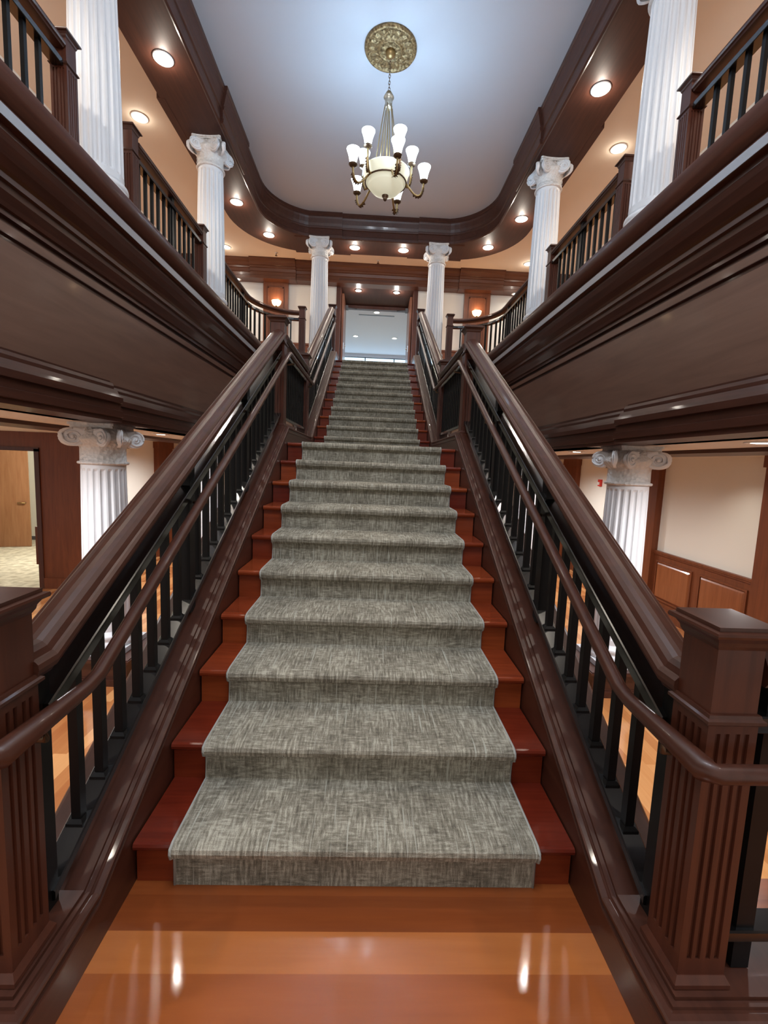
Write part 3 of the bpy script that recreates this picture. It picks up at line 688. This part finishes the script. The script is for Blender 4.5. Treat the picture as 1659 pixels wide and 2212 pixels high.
for s, side in ((-1, 'left'), (1, 'right')):
    downlight(s * 2.55, 4.27, zs, f'round downlight in the dark soffit above the {side} balcony, nearest the top of the picture', watts=70, col=WARM, r=.09)
    downlight(s * 2.56, 7.08, zs, f'round downlight in the dark soffit just past the second upper column, {side} side', watts=60, col=WARM, r=.09)
    downlight(s * 2.24, 8.18, zs, f'round downlight in the curved far {side} corner of the dark soffit', watts=60, col=WARM, r=.09)
    downlight(s * .515, 8.51, zs, f'round downlight in the dark soffit above the doorway, {side} of the pair', watts=60, col=WARM, r=.09)
    spot(s * 2.55, 1.45, zs - .05, 70, WARM); spot(s * 2.55, -1.4, zs - .05, 60, WARM)
    downlight(s * 3.40, 5.42, OUTC, f'recessed downlight in the tan ceiling outside the {side} soffit, nearer one', watts=60, col=WARM, r=.09)
    downlight(s * 3.42, 9.15, OUTC, f'recessed downlight in the tan ceiling close to the back wall, far {side}', watts=60, col=WARM, r=.09)
    spot(s * 3.4, 2.0, OUTC - .05, 60, WARM)
    downlight(s * .475, 10.16, 5.745, f'downlight in the dark soffit directly over the doorway, {side} one', r=.06, watts=25, col=NEUT)
    downlight(s * 3.36, 9.85, 5.745, f'small dim downlight under the back wall cornice, far {side}', LENSDIM, .06, 8, WARM)
    downlight(s * 2.70, 4.40, 1.752, f'downlight in the low hall ceiling beyond the {side} stair railing', r=.08, watts=100, col=HALL, ang=165)
    downlight(s * 2.78, 1.71, 1.752, f'downlight in the low hall ceiling beside the {side} edge of the picture', r=.08, watts=100, col=HALL, ang=165)
    downlight(s * 3.98, 3.6, 1.752, f'faint downlight near the wall in the low hall ceiling, {side} side', LENSDIM, .055, 14, NEUT)
    spot(s * 3.3, 6.9, 1.70, 150, HALL, 165); spot(s * 2.0, 7.6, 1.70, 60, HALL, 160); spot(s * 2.7, -1.0, 1.70, 80, HALL, 160)  # first spot has no fitting; added to brighten the cream walls
for x, y, n in ((.0, 12.81, 'nearest, close under the door head'), (-.745, 15.5, 'left of the far pair'), (.69, 15.54, 'right of the far pair')):
    downlight(x, y, RZ, f'small downlight on the pale ceiling seen through the doorway, {n}', LENSDIM, .10, 85, (1, .97, .95))
point(-6.2, 7.2, 1.7, 110, (1, .96, .86), .25)
point(-6.2, 9.0, 1.7, 20, (1, .93, .76), .25)
sl = tag(MB().box(-.56, .56, 13.06, 13.12, RZ - .008, RZ).build('air_slot', GREYD), 'thin dark linear air slot across the pale ceiling beyond the doorway', 'vent')

# sconces on the back pilasters
for s, side in ((-1, 'left'), (1, 'right')):
    cx = -2.44 if s < 0 else 2.46
    t = thing('wall_sconce', f'glowing amber half bowl wall sconce on the {side} wooden pilaster', 'wall lamp', (cx, WY - .1, 5.2))
    m = MB(); vs = []; fs = []; n = 16; pr = [(.015, 5.18), (.05, 5.188), (.082, 5.21), (.105, 5.25), (.115, 5.30)]
    for r, z in pr:
        for i in range(n + 1):
            a = PI + PI * i / n; vs.append((cx + r * math.cos(a), WY - .10 + r * math.sin(a) * 1.1, z))
    for k in range(len(pr) - 1):
        for i in range(n): fs.append((k * (n + 1) + i, k * (n + 1) + i + 1, (k + 1) * (n + 1) + i + 1, (k + 1) * (n + 1) + i))
    m.add(vs, fs, True); m.build('glass_bowl', SCONCE, t)
    MB().lathe([(.01, 5.15), (.022, 5.165), (.026, 5.18), (.015, 5.195)], cx, WY - .13, 12).build('finial', BRASS, t)
    point(cx, WY - .24, 5.36, 2.2, (1, .66, .36), .04)

# ------------------------------------------------------------------ medallion and chandelier
MX, MY = .05, 4.49
def md(a, z): return 1
t = thing('ceiling_medallion', 'round gilded ornamental ceiling medallion above the chandelier', 'medallion', (MX, MY, CEILZ))
Z = CEILZ
MB().lathe([(.315, Z), (.315, Z - .02), (.305, Z - .035), (.285, Z - .04), (.275, Z - .03), (.265, Z - .022), (.20, Z - .025), (.145, Z - .03), (.14, Z - .045), (.125, Z - .05), (.12, Z - .035), (.06, Z - .04), (.05, Z - .05)], MX, MY, 48).build('disc', MEDAL, t)
lf = MB()
for k in range(16):
    a = 2 * PI * k / 16; u = Vector((math.cos(a), math.sin(a), 0)); v = Vector((-u.y, u.x, 0)); c0 = Vector((MX, MY, Z - .024))
    vs = []
    for rr, wd, h in ((.15, .014, .004), (.19, .030, .014), (.23, .036, .020), (.262, .014, .010)):
        vs += [c0 + u * rr - v * wd, c0 + u * rr - Vector((0, 0, h)), c0 + u * rr + v * wd]
    lf.add(vs, [(3 * q + e, 3 * q + e + 1, 3 * q + e + 4, 3 * q + e + 3) for q in range(3) for e in (0, 1)], True)
for k in range(8):
    a = 2 * PI * (k + .5) / 8; u = Vector((math.cos(a), math.sin(a), 0)); v = Vector((-u.y, u.x, 0)); c0 = Vector((MX, MY, Z - .036)); vs = []
    for rr, wd, h in ((.055, .012, .004), (.085, .024, .014), (.115, .010, .010)): vs += [c0 + u * rr - v * wd, c0 + u * rr - Vector((0, 0, h)), c0 + u * rr + v * wd]
    lf.add(vs, [(3 * q + e, 3 * q + e + 1, 3 * q + e + 4, 3 * q + e + 3) for q in range(2) for e in (0, 1)], True)
lf.build('leaf_relief', MEDAL, t)
ch = thing('chandelier', 'hanging brass chandelier with lit frosted shades around a cream glass bowl', 'chandelier', (MX, MY, 4.73))
MB().lathe([(.06, Z - .045), (.06, Z - .075), (.045, Z - .10), (.02, Z - .115), (.006, Z - .12)], MX, MY, 20).build('ceiling_canopy', BRASS, ch)
cm = MB(); zc = Z - .11; k = 0
while zc > 5.93:
    pts = []
    for i in range(9):
        a = 2 * PI * i / 8; dx = .011 * math.cos(a); dz = .024 * math.sin(a)
        pts.append((MX + (dx if k % 2 else 0), MY + (0 if k % 2 else dx), zc - .02 + dz))
    cm.tube(pts, .0035, 6); zc -= .036; k += 1
cm.build('chain', BRONZE, ch)
MB().lathe([(.012, 5.945), (.03, 5.975), (.06, 5.925), (.064, 5.91), (.052, 5.90), (.045, 5.885), (.045, 5.81), (.05, 5.80), (.04, 5.79)], MX, MY, 20).build('top_cap', SILVERB, ch)
for k in range(6):
    a = 2 * PI * k / 6 + .2
    MB().tube([(MX + r * math.cos(a), MY + r * math.sin(a), z) for r, z in ((.042, 5.83), (.075, 5.62), (.105, 5.40), (.13, 5.22), (.18, 5.07), (.245, 4.99))], .0055, 8).build('support_rod', BRASS, ch)
MB().lathe([(.007, 4.98), (.007, 5.8)], MX, MY, 10).build('centre_stem', BRASS, ch)
MB().lathe([(.03, 4.80), (.10, 4.815), (.165, 4.85), (.205, 4.895), (.215, 4.905), (.218, 4.925), (.245, 4.94), (.262, 4.975), (.285, 5.06), (.292, 5.07), (.27, 5.06), (.25, 4.99), (.2, 4.94)], MX, MY, 40).build('glass_bowl', BOWL, ch, label='cream alabaster glass bowl')
rg = MB(); rg.tube([(MX + .253 * math.cos(2 * PI * i / 36), MY + .253 * math.sin(2 * PI * i / 36), 4.945) for i in range(37)], .009, 8); rg.build('bowl_ring', BRONZE, ch)
MB().lathe([(.004, 4.735), (.018, 4.745), (.026, 4.76), (.022, 4.772), (.04, 4.785), (.042, 4.80), (.02, 4.812)], MX, MY, 16).build('bowl_finial', BRONZE, ch)
def arm(ang, Rr, zs, drop):
    a = math.radians(ang); u = Vector((math.cos(a), math.sin(a), 0)); o = Vector((MX, MY, 0))
    P = lambda r, z: o + u * r + Vector((0, 0, z))
    zl = zs - .115
    pts = [P(.25, 4.95)]
    r0 = .25; b = Vector((r0, 4.95)); e = Vector((Rr, zl))
    for i in range(1, 13):
        f = i / 12; r = r0 + (Rr - r0) * math.sin(f * PI / 2) ** .9 if drop else r0 + (Rr - r0) * f
        z = 4.95 + (zl - 4.95) * f ** 2 - drop * math.sin(PI * f) * (1 - .35 * f)
        pts.append(P(r, z))
    pts.append(P(Rr, zl + .02))
    am = MB().tube(pts, .0125, 8)
    A = am.build('arm', BRASS, ch)
    lm = MB()
    for q in range(3, 10):
        p = Vector(pts[q]); d = (Vector(pts[q + 1]) - p).normalized(); dn = d.cross(u.cross(Vector((0, 0, 1)))).normalized(); sd = d.cross(dn)
        for sg in (-1, 1): lm.add([p, p + d * .02 + sd * sg * .032 - dn * .020 * (1 if dn.z > 0 else -1), p + d * .042 + sd * sg * .012 - dn * .012 * (1 if dn.z > 0 else -1), p + d * .03], [(0, 1, 2, 3)])
    lm.build('leaf_sleeve', BRONZE, A)
    c = P(Rr, zs)
    MB().lathe([(.010, c.z - .105), (.034, c.z - .100), (.052, c.z - .085), (.052, c.z - .076), (.030, c.z - .07), (.026, c.z - .05)], c.x, c.y, 16).build('shade_cup', BRONZE, A)
    MB().lathe([(.024, c.z - .075), (.036, c.z - .068), (.044, c.z - .04), (.052, c.z), (.066, c.z + .045), (.078, c.z + .075), (.080, c.z + .085), (.074, c.z + .083), (.06, c.z + .04), (.045, c.z - .01), (.035, c.z - .05)], c.x, c.y, 24).build('shade', SHADE, A)
    point(c.x, c.y, c.z + .12, 3.9, (.42, .71, 1), .05)
for k in range(5): arm(-3 + 72 * k, .47, 5.06, .17)
for k in range(5): arm(9 + 72 * k, .32, 5.29, .04)

for k in range(5):   # added fill lights behind the viewer, without any fixture
    a = 2 * PI * k / 5; point(MX + .47 * math.cos(a), -1.1 + .47 * math.sin(a), 5.25, 44, (.84, .91, 1), .09)

# small fittings
t = thing('fire_alarm', 'red fire alarm strobe on the cream wall left of the right-hand hall column', 'fire alarm', (4.49, 7.12, 1.29))
MB().box(4.465, 4.5, 7.07, 7.18, 1.22, 1.35).build('case', RED, t); MB().box(4.445, 4.465, 7.10, 7.15, 1.245, 1.30).build('strobe_lens', ALARMW, t, label='white strobe lens')
for x, y, n in ((-.01, 9.4, 'above the middle of the doorway'), (-2.33, 9.3, 'left of the far left white column')):
    t = thing('sprinkler_head', f'small fire sprinkler hanging from the tan ceiling {n}', 'sprinkler', (x, y, OUTC))
    MB().lathe([(.035, OUTC), (.03, OUTC - .012), (.01, OUTC - .016)], x, y, 14).build('collar', TRIMW, t)
    MB().lathe([(.008, OUTC - .014), (.008, OUTC - .06), (.028, OUTC - .062), (.028, OUTC - .067)], x, y, 12).build('deflector', BRONZE, t)

# ------------------------------------------------------------------ world, camera, output
W = bpy.data.worlds.new('world'); SC.world = W; W.use_nodes = True
W.node_tree.nodes['Background'].inputs['Color'].default_value = (1, .96, .90, 1)
W.node_tree.nodes['Background'].inputs['Strength'].default_value = .42
cam = bpy.data.cameras.new('camera'); co = bpy.data.objects.new('camera', cam); C.objects.link(co)
cam.sensor_fit = 'HORIZONTAL'; cam.sensor_width = 36; cam.lens = 955.74 * 36 / 1659; cam.clip_start = .05; cam.clip_end = 200
rt = Vector((0.9987769, -0.02885937, 0.04014756)); up = Vector((-0.0367345, 0.11037704, 0.9932107)); fw = Vector((0.03309481, 0.99347071, -0.10918191))
M = Matrix((rt, up, -fw)).transposed().to_4x4(); M.translation = Vector((-.0018, -1.41, 1.4942)); co.matrix_world = M
SC.camera = co
SC.view_settings.view_transform = 'Standard'; SC.view_settings.look = 'None'; SC.view_settings.gamma = 1; SC.view_settings.exposure = .85
SC.view_settings.use_curve_mapping = False
SC.cycles.use_denoising = True
SC.cycles.max_bounces = 8; SC.cycles.diffuse_bounces = 5; SC.cycles.glossy_bounces = 4; SC.cycles.sample_clamp_indirect = 6
